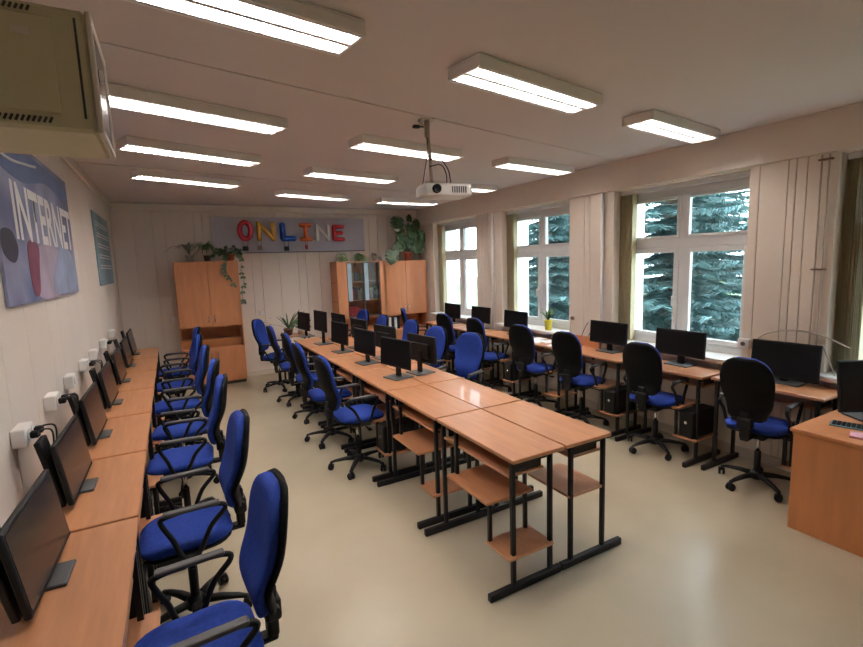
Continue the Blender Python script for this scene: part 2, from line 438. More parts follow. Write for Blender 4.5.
m.tube(ease([(-.1, 0, .25), (-.04, -.01, .27), (.03, 0, .20), (.06, .03, .12), (.05, .04, .086)]), .004, n=6); m.tube(ease([(-.1, 0, .21), (-.02, -.01, .22), (.02, 0, .16), (.03, .03, .086)]), .004, n=6)
m.build('cable', M['cable'], t)

# ------------------------------------------------------------------ desks
def make_desk(D=.36, L=.80, flip=1, shelf=(.17, .59), zshelf=.455, low=True, tray=.02):
    """user side is -x*flip; near end is -y"""
    t = empty('computer_desk'); h = D/2; a = L/2
    def X(v): return v*flip
    def bx(mb, x0, x1, *r, **k):
        p, q = sorted((X(x0), X(x1))); mb.box(p, q, *r, **k)
    m = MB(); bx(m, -h+.004, h-.004, -a+.009, a-.009, .728, .75, bev=.003); m.build('tabletop', M['desk_wood'], t)
    xl = (-h+.03, h-.075)
    for s in (-1, 1):
        y = s*(a-.05)
        for x in xl:
            m = MB(); bx(m, x-.0125, x+.0125, y-.0125, y+.0125, .042, .728, bev=.003); m.build('leg', M['black_metal'], t)
        m = MB(); bx(m, -h-.13, h+.0, y-.016, y+.016, .0, .042, bev=.004); m.build('foot', M['black_metal'], t)
    m = MB(); bx(m, xl[1]-.012, xl[1]+.012, -a+.064, a-.064, .69, .728, bev=.003)
    for s in (-1, 1): bx(m, xl[0]+.015, xl[1]-.015, s*(a-.05)-.011, s*(a-.05)+.011, .70, .727, bev=.003)
    m.build('crossbar', M['black_metal'], t)
    m = MB(); bx(m, -h+tray, h-.10+tray*.5-.01, -a+.068, a-.068, .628, .644, bev=.003); m.build('keyboard_tray', M['desk_wood'], t)
    for s in (-1, 1):
        m = MB(); bx(m, -h+tray+.03, h-.12+tray*.4, s*(a-.082)-.006, s*(a-.082)+.006, .644, .728, bev=.002); m.build('tray_runner', M['black_metal'], t)
    ys, ye = -a+shelf[0], -a+shelf[1]
    if low:
        m = MB(); bx(m, -h-.05, h-.09, ys, ye, zshelf-.008, zshelf+.008, bev=.003); m.build('shelf', M['desk_wood'], t)
        m = MB(); bx(m, -h-.02, h-.07, -a+.02, -a+.235, .195, .211, bev=.003); m.build('computer_shelf', M['desk_wood'], t)
        for x in (-h+.0, h-.11):
            m = MB(); bx(m, x-.011, x+.011, -a+.205, -a+.227, .211, zshelf-.008, bev=.002); m.build('shelf_support', M['black_metal'], t)
            x = max(x, -h+.013)
            m = MB(); bx(m, x-.011, x+.011, ye-.035, ye-.013, zshelf+.008, .728, bev=.002); m.build('shelf_support', M['black_metal'], t)
    else:
        m = MB(); bx(m, -h+.02, h-.06, ys, ye, zshelf-.008, zshelf+.008, bev=.003); m.build('shelf', M['desk_wood'], t)
    return t
ORD = ['first', 'second', 'third', 'fourth', 'fifth', 'sixth', 'seventh', 'eighth']
def ord_(i, n):
    return 'nearest the camera' if i == 0 else ('farthest from the camera' if i == n-1 else ORD[i]+' from the camera')
# centre double row
proto = make_desk(); CY0, CL = 1.79, .80
DC = []
for i in range(6):
    o = proto if i == 0 else copy_tree(proto)
    o.location = (1.605, CY0+CL*(i+.5), 0)
    st = 'bare ' if i < 2 else ''
    tag(o, '%sbeech computer desk, left side of the centre row, %s' % (st, ord_(i, 6)), 'desk', 'desks in the centre double row')
    DC.append(o)
protoR = make_desk(flip=-1, shelf=(.04, .40), zshelf=.42, low=False)
for i in range(6):
    o = protoR if i == 0 else copy_tree(protoR)
    o.location = (1.97, CY0+CL*(i+.5), 0)
    st = 'bare ' if i < 2 else ''
    tag(o, '%sbeech computer desk, right side of the centre row, %s' % (st, ord_(i, 6)), 'desk', 'desks in the centre double row')
# left wall row
protoL = make_desk(D=.415, L=.83, flip=-1)
for i in range(7):
    o = protoL if i == 0 else copy_tree(protoL)
    o.location = (-.405, 1.40+.83*(i+.5), 0)
    tag(o, 'beech topped computer desk against the left wall, '+ord_(i, 7), 'desk', 'desks along the left wall')
# window row
protoW = make_desk(D=.37, L=.78, tray=.13)
WD = [(1.815, 3.96), (2.61, 3.89), (3.40, 3.88), (4.20, 3.88), (5.0, 3.88), (5.8, 3.88), (6.6, 3.88)]
for i, (y, x) in enumerate(WD):
    o = protoW if i == 0 else copy_tree(protoW)
    o.location = (x, y, 0)
    ex = {3: ', covered with papers', 0: ' and beside the teacher desk'}.get(i, '')
    tag(o, 'beech desk under the windows, %s%s' % (ord_(i, 7), ex), 'desk', 'desks under the windows')

# ------------------------------------------------------------------ office chairs
def make_chair():
    t = empty('office_chair')
    m = MB(); m.lathe([(.035, .055), (.045, .06), (.045, .10), (.03, .12), (.0, .12)], n=14, caps=False)
    for k in range(5):
        a = 2*PI*k/5+.3; d = Vector((math.cos(a), math.sin(a), 0))
        rings = []
        for s, z, w, h in ((.03, .088, .024, .018), (.12, .088, .021, .015), (.2, .078, .017, .012), (.248, .066, .013, .009)):
            c = d*s+Vector((0, 0, z)); p = Vector((-d.y, d.x, 0))
            rings.append([c+p*x+Vector((0, 0, y)) for x, y in sup(w, h, 10, 2.6)])
        m.rings(rings)
    base = m.build('base', M['black_plastic'], t)
    for k in range(5):
        a = 2*PI*k/5+.3; c = Vector((math.cos(a)*.245, math.sin(a)*.245, 0)); b_ = a+1.1+k
        m = MB()
        p = Vector((-math.sin(b_), math.cos(b_), 0))
        for s in (-1, 1):
            m.tube([c+p*(s*.007)+Vector((0, 0, .026)), c+p*(s*.022)+Vector((0, 0, .026))], .026, n=12)
        m.tube([c+Vector((0, 0, .03)), c+Vector((0, 0, .068))], .008, n=8); m.tube([c-p*.02+Vector((0, 0, .045)), c+p*.02+Vector((0, 0, .045))], .014, n=8)
        m.build('caster', M['black_plastic'], base)
    m = MB(); m.cyl((0, 0, .10), (0, 0, .27), .022, n=12); m.build('column_cover', M['black_plastic'], t)
    m = MB(); m.cyl((0, 0, .27), (0, 0, .40), .013, n=12); m.build('gas_column', M['chrome'], t)
    m = MB(); m.box(-.10, .10, -.07, .07, .385, .425, bev=.012, seg=2); m.cyl((.02, -.07, .405), (.03, -.20, .40), .006, n=8); m.box(.015, .045, -.235, -.19, .393, .407, bev=.004)
    m.build('tilt_mechanism', M['black_plastic'], t)
    # seat: rings along x
    def seat(z, th, grow, x0=-.185, x1=.20):
        rings = []
        for k in range(15):
            s = k/14; x = x0+(x1-x0)*s; e = abs(2*s-1)
            w = (.192+grow)*(1-e**5*.32); hh = th*(1-e**8*.55)
            zz = z-.018*max(0, s-.72)*3+.006*e
            rings.append([(x, y, zz+q) for y, q in sup(w, hh, 22, 3.4)])
        rings.insert(0, [(x0-.008, y*.82, z2) for x, y, z2 in [(p[0], p[1], z+.006+(p[2]-z-.006)*.6) for p in rings[0]]])
        rings.append([(x1+.008, p[1]*.82, (p[2]-rings[-1][0][2])*.6+rings[-1][0][2]) for p in rings[-1]])
        return MB().rings(rings)
    seat(.478, .034, 0).build('seat', M['blue_fabric'], t)
    seat(.446, .014, -.004, -.178, .193).build('seat_pan', M['black_plastic'], t)
    # backrest: rings along z
    def back(off, th, grow, name, m_):
        rings = []; N = 22
        for k in range(N+1):
            s = k/N; z = .565+.455*s
            if s < .62: w = .105+.058*math.sin(s/.62*PI/2)
            else: w = .163*math.sqrt(max(0, 1-((s-.62)/.40)**2.6))
            w = max(w+grow, .03)
            if k == 0: w *= .8
            lum = .036*math.exp(-((s-.22)/.20)**2)
            x = -.222-.06*s+lum*(.4 if grow < 0 else 1)+off+(-.0)
            tt = th*(.55 if k in (0, N) else 1)
            ring = []
            for a, b_ in sup(w, tt, 22, 3.0):
                ring.append((x+b_+.035*(a/.2)**2, a, z))
            rings.append(ring)
        return MB().rings(rings).build(name, m_, t)
    back(0, .026, 0, 'backrest', M['blue_fabric'])
    back(-.032, .016, .012, 'back_shell', M['shell'])
    m = MB(); m.box(-.265, -.225, -.032, .032, .43, .63, bev=.010, seg=2); m.box(-.275, -.215, -.05, .05, .50, .585, bev=.014, seg=2)
    m.box(-.26, -.05, -.028, .028, .412, .434, bev=.006); m.cyl((-.245, .05, .56), (-.245, .085, .56), .017, n=12)
    m.build('back_bracket', M['black_plastic'], t)
    for s in (-1, 1):
        y = s*.215
        loop = ease([(-.155, y, .640), (-.13, y, .668), (-.01, y, .675), (.095, y, .665), (.110, y, .640), (.07, y*.99, .55), (.035, y*.97, .455), (-.03, y*.97, .455), (-.09, y*.99, .57)], 5, closed=True)
        m = MB(); m.tube(loop, .0115, n=8, closed=True)
        m.box(-.04, .045, min(y*.80, y), max(y*.80, y), .432, .456, bev=.006)
        ar = m.build('armrest', M['black_plastic'], t)
        MB().box(-.135, .10, y-.019, y+.019, .668, .688, bev=.008, seg=2).build('arm_pad', M['arm_pad'], ar)
    return t
chair0 = make_chair(); used = [0]
def place_chair(x, y, deg, label, group):
    o = chair0 if not used[0] else copy_tree(chair0); used[0] = 1
    o.location = (x, y, 0); o.rotation_euler[2] = R(deg)
    tag(o, label, 'chair', group); return o
left = [(-.03, 1.665, 184), (-.03, 2.54, 182), (-.03, 3.55, 176), (-.02, 4.25, 172), (-.04, 5.05, 180), (-.05, 5.95, 184), (-.03, 6.75, 180)]
for i, (x, y, d) in enumerate(left):
    place_chair(x, y, d, 'blue office chair at the left wall desks, '+ord_(i, 7), 'chairs at the left wall desks')
cl = [(1.31, 3.78, 0, 'backrest edge on'), (1.30, 4.55, -3, 'backrest edge on'), (1.36, 5.35, -4, 'behind the second chair'), (1.34, 6.15, -4, 'dark back edge on'), (1.28, 6.95, -34, 'turned towards the camera')]
for i, (x, y, d, e) in enumerate(cl):
    place_chair(x, y, d, 'blue chair left of the centre desks, %s, %s' % (ord_(i, 5), e), 'chairs on the left of the centre row')
crr = [(2.40, 3.90, 204), (2.36, 4.60, 194), (2.42, 5.42, 184), (2.36, 6.25, 180), (2.45, 7.2, 190)]
for i, (x, y, d) in enumerate(crr):
    place_chair(x, y, d, 'blue chair right of the centre desks, '+ord_(i, 5), 'chairs on the right of the centre row')
cw = [(3.62, 1.74, 6), (3.60, 2.58, 8), (3.56, 3.42, 8), (3.56, 4.13, 10), (3.55, 5.0, 4), (3.52, 5.75, 6), (3.42, 6.75, -25)]
for i, (x, y, d) in enumerate(cw):
    x += .12; y += .06
    ex = ', turned edge on' if i == 6 else ''
    place_chair(x, y, d, 'black backed chair at the window desks, %s%s' % (ord_(i, 7), ex), 'chairs at the window desks')

# ------------------------------------------------------------------ monitors
def make_monitor(w, h, zb, tilt=4, sm=None, base=(.20, .20), th=.02, pull=.0, bulge=True):
    """screen faces +x, origin at the foot centre"""
    t = empty('computer_monitor'); sm = sm or M['matte_screen']
    rot = Matrix.Rotation(R(-tilt), 3, 'Y'); at = (0, 0, zb)
    m = MB(); m.box(-th/2, th/2, -w/2, w/2, zb, zb+h, bev=.004, rot=rot, at=at)
    if bulge: m.box(-th/2-.018, -th/2+.002, -w*.30, w*.30, zb+h*.15, zb+h*.72, bev=.008, rot=rot, at=at)
    c = m.build('casing', M['black_plastic'], t)
    m = MB(); m.box(th/2-.001, th/2+.0012, -w/2+.012, w/2-.012, zb+.018, zb+h-.012, rot=rot, at=at); m.build('screen', sm, c)
    m = MB(); m.box(-.045, -.022, -.03, .03, .012, zb+h*.45, bev=.006, seg=2)
    m.build('stand_neck', M['black_plastic'], t)
    m = MB(); m.box(-base[0]/2-.03, base[0]/2-.03, -base[1]/2, base[1]/2, 0, .012, bev=.005, seg=2); m.build('stand_base', M['base_grey'], t)
    return t
def place_mon(p, flag, x, y, z, deg, label, group):
    o = p if not flag[0] else copy_tree(p); flag[0] = 1
    o.location = (x, y, z); o.rotation_euler[2] = R(deg); tag(o, label, 'monitor', group); return o
pl = make_monitor(.50, .275, .024, tilt=8, sm=M['screen'], base=(.17, .15)); fl = [0]
MB().box(-.012, .010, -.24, -.12, .02, .325, bev=.004, rot=Matrix.Rotation(R(-11), 3, 'Y'), at=(0, 0, .02)).build('rear_unit', M['black_plastic'], pl).location = (-.030, 0, 0)
ml = [(-.435, 1.91), (-.45, 2.68), (-.46, 3.50), (-.46, 4.33), (-.455, 5.15), (-.45, 5.97), (-.45, 6.78)]
for i, (x, y) in enumerate(ml):
    place_mon(pl, fl, x, y, -0+.75, -1 if i else -2, 'black monitor seen edge on along the left wall, '+ord_(i, 7), 'monitors along the left wall')
pc = make_monitor(.43, .25, .10, tilt=3); fc = [0]
mc = [(1.67, 3.73, 192), (1.67, 4.48, 187), (1.66, 5.25, 187), (1.64, 5.95, 186), (1.62, 6.75, 187)]
for i, (x, y, d) in enumerate(mc):
    o = place_mon(pc, fc, x, y, .75, d, 'black monitor facing left on the centre desks, '+ord_(i, 5), 'monitors on the centre row')
po = make_monitor(.40, .26, .17, tilt=2); po.location = (1.64, 5.85, .75)   # taller stand on the fourth one
bpy.data.objects.remove(po) if False else None
mr = [(1.97, 3.78, 8), (1.97, 4.62, 8), (1.97, 5.40, 6), (1.97, 6.2, 6)]
fr_ = [1]
for i, (x, y, d) in enumerate(mr):
    place_mon(pc, fr_, x, y, .75, d, 'black monitor seen from behind on the centre desks, '+ord_(i, 4), 'monitors on the centre row')
# swap the fourth left-centre monitor for the tall one
for o in list(bpy.data.objects):
    if o.get('label', '').startswith('black monitor facing left') and 'fourth' in o['label']:
        lb, gr, lo, ro = o['label'].replace(' from the camera', ''), o['group'], o.location.copy(), o.rotation_euler[2]
        def rm(x):
            for k in kids(x): rm(k)
            bpy.data.objects.remove(x)
        rm(o); po.location = lo; po.rotation_euler[2] = ro; tag(po, lb+', raised higher on its stand', 'monitor', gr)
        break
pw = make_monitor(.47, .235, .085, tilt=3, base=(.18, .22)); fw_ = [0]
mwn = [(3.98, 2.61, 181), (3.98, 3.41, 181), (3.98, 4.93, 181), (3.98, 5.74, 180), (3.98, 6.54, 180)]
for i, (x, y, d) in enumerate(mwn):
    nm = ['second from the camera', 'third from the camera', 'left of the yellow plant pot', 'second from the back', 'farthest from the camera'][i]
    place_mon(pw, fw_, x, y, .75, d, 'black monitor under the windows, '+nm, 'monitors under the windows')
pb = make_monitor(.45, .285, .028, tilt=6, base=(.2, .26)); pb.location = (4.03, 1.80, .75); pb.rotation_euler[2] = R(184)
tag(pb, 'large black monitor sitting low on the window desk, nearest the camera on that side', 'monitor', 'monitors under the windows')

# computer towers on the low shelves
def make_tower():
    t = empty('computer_tower')
    MB().box(-.16, .16, -.065, .065, 0, .225, bev=.005).build('case', M['black_plastic'], t)
    m = MB(); m.box(-.166, -.158, -.058, .058, .006, .219, bev=.003)
    f = m.build('front_panel', M['black_metal'], t)
    m = MB(); m.tube([(-.165, 0, .13), (-.170, 0, .13)], .013, n=14); m.build('power_button', M['chrome'], f)
    return t
tw = make_tower(); ft = [0]
def place_tower(x, y, d, label, group):
    o = tw if not ft[0] else copy_tree(tw); ft[0] = 1
    o.location = (x, y, .211); o.rotation_euler[2] = R(d); tag(o, label, 'computer tower', group)
for i, (y, x) in enumerate(WD):
    if i == 3: continue
    place_tower(x-.03, y-.39+.12, 0, 'black computer tower under the window desks, %s' % ['nearest the teacher desk', 'below the monitor second from the camera', 'below the monitor third from the camera', '', 'below the monitor left of the yellow pot', 'second from the back', 'farthest from the camera'][i], 'computer towers under the window desks')
for i in range(2, 6):
    place_tower(1.605-.03, CY0+CL*i+.12, 0, 'black computer tower under the left centre desks, %s' % ['nearest the camera', 'second from the camera', 'third from the camera', 'farthest from the camera'][i-2], 'computer towers under the centre desks')
for i in range(3):
    place_tower(-.405+.03, 1.40+.83*i+.12, 180, 'black computer tower under the left wall desks, %s' % ['nearest the camera', 'second from the camera', 'third from the camera'][i], 'computer towers under the left wall desks')

# ------------------------------------------------------------------ teacher desk
TZ = .66
t = empty('teacher_desk', (3.72, .745, 0))
tag(t, 'large beech veneered teacher desk with closed panels at the right edge', 'desk')
MB().box(-.42, .42, -.67, .67, TZ-.025, TZ, bev=.004).build('desktop', M['tdesk_wood'], t)
MB().box(-.405, -.383, -.655, .655, .0, TZ-.025, bev=.002).build('front_panel', M['tdesk_wood'], t)
for s in (-1, 1): MB().box(-.383, .40, min(s*.655, s*.633), max(s*.655, s*.633), 0, TZ-.025, bev=.002).build('side_panel', M['tdesk_wood'], t)
pt = make_monitor(.50, .33, .06, tilt=8, sm=M['screen'], base=(.24, .24)); pt.location = (3.86, 1.17, TZ); pt.rotation_euler[2] = R(238)
tag(pt, 'glossy bluish black monitor standing on the wooden teacher desk', 'monitor')
o = MB().box(-.15, .15, -.10, .10, 0, .014, bev=.004).build('keyboard', M['teal_mat'], None, (3.60, 1.20, TZ), R(20))
bpy.data.objects.remove(o)
t = empty('keyboard', (3.62, 1.15, TZ), R(-75)); tag(t, 'dark slim keyboard lying before the monitor on the teacher desk', 'keyboard')
MB().box(-.17, .17, -.055, .055, 0, .010, bev=.003).build('case', M['teal_mat'], t)
m = MB()
for r_ in range(5):
    for c_ in range(14): m.box(-.160+c_*.023, -.141+c_*.023, -.045+r_*.018, -.030+r_*.018, .010, .014)
m.build('keys', M['black_plastic'], t)
o = MB().box(-.14, .14, -.05, .05, 0, .012, bev=.001).build('booklet', None, None, (3.47, 1.03, TZ), R(-72)); o.data.materials.append(M['pink'])
tag(o, 'pink and white printed booklet at the front edge of the teacher desk', 'booklet')
o = MB().tube(ease([(3.72, 1.10, TZ+.004), (3.68, 1.06, TZ+.03), (3.75, .98, TZ+.004), (3.85, .95, TZ+.004)]), .003, n=6).build('monitor_cable', M['cable']); tag(o, 'thin black cable loop on the teacher desk in front of the monitor', 'cable')

# papers and small board on the empty window desk
for i, (x, y, a) in enumerate([(3.84, 4.02, 10), (3.95, 4.25, -8), (3.83, 4.35, 25), (3.96, 4.47, 3)]):
    o = MB().box(-.10, .10, -.075, .075, 0, .003+.001*i).build('paper_sheet', M['paper'], None, (x, y, .75+.0001), R(a))
    tag(o, 'white paper sheet on the window desk without monitor, '+['nearest the camera', 'at the back nearer the wall', 'at the front edge', 'farthest from the camera'][i], 'paper', 'papers on the empty window desk')
o = MB().box(-.012, .012, -.18, .18, 0, .11, bev=.003).build('wooden_board', M['cab_wood'], None, (4.07, 3.77, .75)); tag(o, 'narrow orange wooden board standing upright against the wall behind the window desks', 'board')

# ------------------------------------------------------------------ network cabinet (top left)
t = empty('network_cabinet', (-.37, 1.56, 2.08)); tag(t, 'greenish beige metal network cabinet with glass door hung high on the left wall', 'cabinet')
x0, x1, y0, y1, H = -.27, .258, -.19, .11, .265
MB().box(x0, x1, y0, y1, 0, H, bev=.008).build('body', M['rack'], t)
m = MB(); m.box(-.262, .196, y0-.004, y0, .035, .238, bev=.003); sp_ = m.build('side_panel', M['rack'], t)
m = MB(); m.box(.122, .158, y0-.009, y0-.004, .192, .210, bev=.002); m.build('latch', M['trimw'], sp_)
m = MB()
for k in range(44): m.box(-.25+k*.0098, -.2455+k*.0098, y0-.002, y0+.002, .014, .028, rot=Matrix.Rotation(R(25), 3, 'Y'))
m.build('lower_vent', M['rack_dark'], t)
m = MB()
for k in range(20): m.box(-.03+k*.0098, -.0255+k*.0098, y0-.002, y0+.002, .244, .256, rot=Matrix.Rotation(R(25), 3, 'Y'))
m.build('upper_vent', M['rack_dark'], t)
MB().box(x1-.022, x1-.017, y0-.002, y0+.001, .03, .245).build('door_slot', M['rack_dark'], t)
m = MB()
m.box(x1, x1+.012, y0, y0+.018, .0, H, bev=.003); m.box(x1, x1+.012, y1-.018, y1, .0, H, bev=.003)
m.box(x1, x1+.012, y0+.018, y1-.018, .0, .018, bev=.003); m.box(x1, x1+.012, y0+.018, y1-.018, H-.018, H, bev=.003)
d = m.build('door', M['trimw'], t)
MB().box(x1+.004, x1+.008, y0+.018, y1-.018, .018, H-.018).build('glass_pane', M['screen'], d)
MB().box(x1+.012, x1+.022, y0+.02, y0+.034, .12, .15, bev=.002).build('lock', M['chrome'], d)

# ------------------------------------------------------------------ posters
RW = Matrix(((0, 0, 1), (1, 0, 0), (0, 1, 0)))     # text frame on the left wall: reads along +y
def text_mesh(s, size, ext=.002, off=0., squeeze=1.):
    c = bpy.data.curves.new('t', 'FONT'); c.body = s; c.size = size; c.extrude = ext; c.offset = off; c.align_x = 'LEFT'
    o = bpy.data.objects.new('t', c); COL.objects.link(o)
    dg = bpy.context.evaluated_depsgraph_get(); me = bpy.data.meshes.new_from_object(o.evaluated_get(dg))
    bpy.data.objects.remove(o)
    xs = [v.co.x for v in me.vertices]; ys = [v.co.y for v in me.vertices]
    return me, min(xs), max(xs), min(ys), max(ys)
def put_text(s, parent, y0, y1, z0, z1, x, m, off=.01):
    me, a, b_, c, d_ = text_mesh(s, 1., .0, off)
    for v in me.vertices:
        Y = y0+(v.co.x-a)/(b_-a)*(y1-y0); Z = z0+(v.co.y-c)/(d_-c)*(z1-z0)
        v.co = (x, Y, Z)
    me.materials.clear(); me.materials.append(m)
    o = bpy.data.objects.new('lettering', me); COL.objects.link(o); o.parent = parent; return o
t = empty('internet_poster', (XL+.003, 3.65, 1.62)); tag(t, 'large blue and purple poster reading INTERNET in white letters on the left wall', 'poster')
MB().box(.0, .014, -.93, .93, 0, .83, bev=.002).build('board', M['poster'], t)
M['white_ink'] = mat('white print', (.78, .76, .74), .6, noise=(20, .02)); M['darkred_ink'] = mat('dark red print', (.17, .05, .09), .6, noise=(6, .3)); M['blue_ink'] = mat('pale blue print', (.30, .36, .52), .6, noise=(4, .2)); M['dark_ink'] = mat('dark print', (.03, .03, .05), .6, noise=(4, .3))
M['navy_ink'] = mat('navy print', (.07, .11, .24), .6, noise=(4, .3)); M['lilac_ink'] = mat('lilac print', (.42, .36, .46), .6, noise=(3, .3))
ox = .0146
put_text('INTERNET', t, -.66, .90, .315, .60, ox+.0012, M['white_ink'], .022)
def patch(name, pts, m_, dx=0.): return MB().prism(ease([(ox+dx, y, z) for y, z in pts], 5, closed=True), (.0006, 0, 0), m_).build(name, m_, t)
patch('printed_hand', [(-.35, .02), (.30, .02), (.42, .20), (.25, .30), (-.1, .32), (-.38, .22)], M['lilac_ink'])
patch('printed_sleeve', [(-.46, .04), (-.34, .04), (-.28, .17), (-.24, .30), (-.46, .31), (-.50, .16)], M['darkred_ink'], .0003)
patch('printed_tablet', [(.05, .03), (.88, .05), (.78, .28), (.35, .30)], M['blue_ink'], .0005)
patch('printed_stripe', [(-.88, .66), (-.4, .62), (.2, .70), (.7, .66), (.88, .72), (.6, .79), (0, .80), (-.6, .78), (-.88, .74)], M['navy_ink'], .0001)
patch('printed_shadow', [(-.91, .24), (-.75, .20), (-.66, .27), (-.74, .35), (-.91, .34)], M['dark_ink'], .0002)
MB().tube(ease([(ox, -.92, .71), (ox, -.6, .70), (ox, -.25, .735), (ox, -.05, .76)]), .008, n=6).build('printed_swirl', M['white_ink'], t)
t = empty('teal_poster', (XL+.003, 6.70, 1.62)); tag(t, 'smaller teal poster with rows of fine text near the back corner', 'poster')
MB().box(.0, .014, -.68, .68, 0, .78, bev=.002).build('board', M['poster2'], t)
m = MB(); rnd = random.Random(3)
for r_ in range(5):
    for k in range(2):
        y = -.55; z = .18+r_*.115+k*.03
        while y < .5:
            w = rnd.uniform(.05, .16); m.box(ox, ox+.001, y, y+w, z, z+.012); y += w+.03
m.build('text_lines', M['white_ink'], t)

# ------------------------------------------------------------------ banner and foil letters
t = empty('banner', (2.0, YB, 1.995)); tag(t, 'long plain grey lilac banner board behind the foil letters on the back wall', 'banner')
MB().box(-1.37, 1.10, -.030, -.008, 0, .55, bev=.002).build('board', M['banner'], t)
MB().box(-.93, 1.10, -.036, -.004, -.012, .0, bev=.002).build('bottom_rail', M['black_metal'], t)
# letters as inflated foil tubes in the x-z plane
YL = YB-.085
def letter(name, strokes, m_, x0, x1, z0, z1, r, label, basket=None):
    w, h = x1-x0, z1-z0
    t = empty(name, ((x0+x1)/2, YB-.029-r, z0)); tag(t, label, 'balloon', 'foil balloon letters on the banner')
    m = MB()
    for st in strokes:
        closed = st[0] == 'c'; pts = st[1:] if closed else st
        P = [(-w/2+r+px*(w-2*r), 0, r+pz*(h-2*r)) for px, pz in pts]
        if closed: m.tube(P, r, n=12, closed=True)
        else:
            # rounded ends
            a, b_ = Vector(P[0]), Vector(P[-1]); d0 = (Vector(P[1])-a).normalized(); d1 = (b_-Vector(P[-2])).normalized()
            Q = [a-d0*r*.75, a-d0*r*.45]+P+[b_+d1*r*.45, b_+d1*r*.75]
            m.tube(Q, [r*.3, r*.8]+[r]*len(P)+[r*.8, r*.3], n=12)
    m.build('foil', m_, t)
    if basket:
        bx_, bz, bm, bw = basket
        zz = bz-z0; xx = bx_-(x0+x1)/2
        s = MB()
        for q in (-1, 1): s.tube([(xx+q*bw*1.1, 0, .02), (xx+q*bw*.8, 0, zz+.07)], .004, n=6)
        s.build('string', m_, t)
        MB().box(xx-bw, xx+bw, -.022, .022, zz, zz+.07, bev=.006).build('basket', bm, t)
    return t
circ = ['c']+[(.5+.5*math.cos(a), .5+.5*math.sin(a)) for a in [2*PI*k/20 for k in range(20)]]
letter('letter_balloon_o', [circ], M['foil_pinkred'], .995, 1.235, 2.165, 2.50, .038, 'pink red foil balloon shaped as the letter O', (1.10, 2.02, M['black_plastic'], .042))
letter('letter_balloon_n', [[(0, 0), (0, 1)], [(0, 1), (1, 0)], [(1, 0), (1, 1)]], M['foil_gold'], 1.285, 1.575, 2.16, 2.485, .036, 'gold foil balloon shaped as the letter N', (1.32, 2.03, M['pot_brown'], .03))
letter('letter_balloon_l', [[(0, 1), (0, 0)], [(0, 0), (1, 0)]], M['foil_blue'], 1.64, 1.91, 2.16, 2.475, .045, 'blue foil balloon shaped as the letter L', (1.73, 2.01, M['black_plastic'], .038))
letter('letter_balloon_i', [[(.5, 0), (.5, 1)], [(0, 0), (1, 0)], [(0, 1), (1, 1)]], M['foil_orange'], 1.945, 2.175, 2.16, 2.46, .036, 'orange foil balloon shaped as the letter I', (2.06, 2.03, M['foil_pinkred'], .018))
letter('letter_balloon_n', [[(0, 0), (0, 1)], [(0, 1), (1, 0)], [(1, 0), (1, 1)]], M['foil_silver'], 2.215, 2.47, 2.155, 2.445, .032, 'silver foil balloon shaped as the letter N')
letter('letter_balloon_e', [[(1, 0), (0, 0)], [(0, 0), (0, 1)], [(0, 1), (1, 1)], [(0, .5), (.85, .5)]], M['foil_red'], 2.51, 2.74, 2.155, 2.435, .034, 'red foil balloon shaped as the letter E')

# ------------------------------------------------------------------ cabinets
def door(parent, x0, x1, z0, z1, y, hx, hz, m=None):
    d = MB().box(x0+.002, x1-.002, y-.018, y, z0+.002, z1-.002, bev=.003).build('door', m or M['cab_wood'], parent)
    h = MB(); h.tube(ease([(hx, y-.019, hz+.05), (hx, y-.045, hz+.04), (hx, y-.045, hz-.04), (hx, y-.019, hz-.05)], 4), .006, n=8); h.build('handle', M['chrome'], d)
    return d
t = empty('wooden_cabinet', (.485, 7.9, 0)); tag(t, 'tall orange cabinet with double doors and open niche, left of the banner', 'cabinet')
yf, yb = -.20, .14
m = MB(); m.box(-.415, -.397, yf, yb, .05, 1.87, bev=.002); m.box(.427, .445, yf, yb, .05, 1.87, bev=.002); m.box(-.397, .427, yf, yb, .05, .07); m.box(-.397, .427, yf, yb, .56, .58); m.box(-.397, .427, yf, yb, .89, .91)
m.box(-.397, .427, yf, yb, 1.85, 1.87, bev=.002); m.box(-.397, .427, yb-.012, yb, .07, 1.85)
m.build('carcass', M['cab_wood'], t)
MB().box(-.40, .43, yf+.02, yb-.02, 0, .05).build('plinth', M['rack_dark'], t)
door(t, -.415, .015, .905, 1.872, yf, -.03, 1.02); door(t, .015, .445, .905, 1.872, yf, .06, 1.02)
door(t, -.415, .015, .055, .575, yf, -.03, .48); door(t, .015, .445, .055, .575, yf, .06, .48)
MB().box(-.40, .43, -.10, yb-.02, .58, .70, bev=.003).build('niche_shelf', M['cab_edge'], t)

t = empty('glazed_cabinet', (2.885, 7.9, 0)); tag(t, 'beech bookcase with glass doors and shelves, left of the plain double door cabinet', 'cabinet')
m = MB(); m.box(-.43, -.41, yf, yb, .05, 1.80, bev=.002); m.box(.43, .45, yf, yb, .05, 1.80, bev=.002); m.box(-.43, .43, yf, yb, 1.78, 1.80, bev=.002)
m.box(-.43, .43, yf, yb, .05, .07); m.box(-.43, .43, yf, yb, .83, .85); m.box(-.43, .43, yb-.012, yb, .07, 1.78); m.box(-.43, .43, yf, yb, .62, .64)
m.build('carcass', M['cab_wood'], t)
for z in (1.12, 1.44): MB().box(-.43, .43, yf+.03, yb-.012, z, z+.018).build('shelf', M['cab_edge'], t)
MB().box(-.43, .43, yf+.02, yb-.02, 0, .05).build('plinth', M['rack_dark'], t)
MB().box(-.43, -.26, yf-.018, yf-.0, .83, 1.80, bev=.003).build('side_stile', M['cab_wood'], t)
MB().box(.34, .45, yf-.018, yf-.0, .83, 1.80, bev=.003).build('side_stile', M['cab_wood'], t)
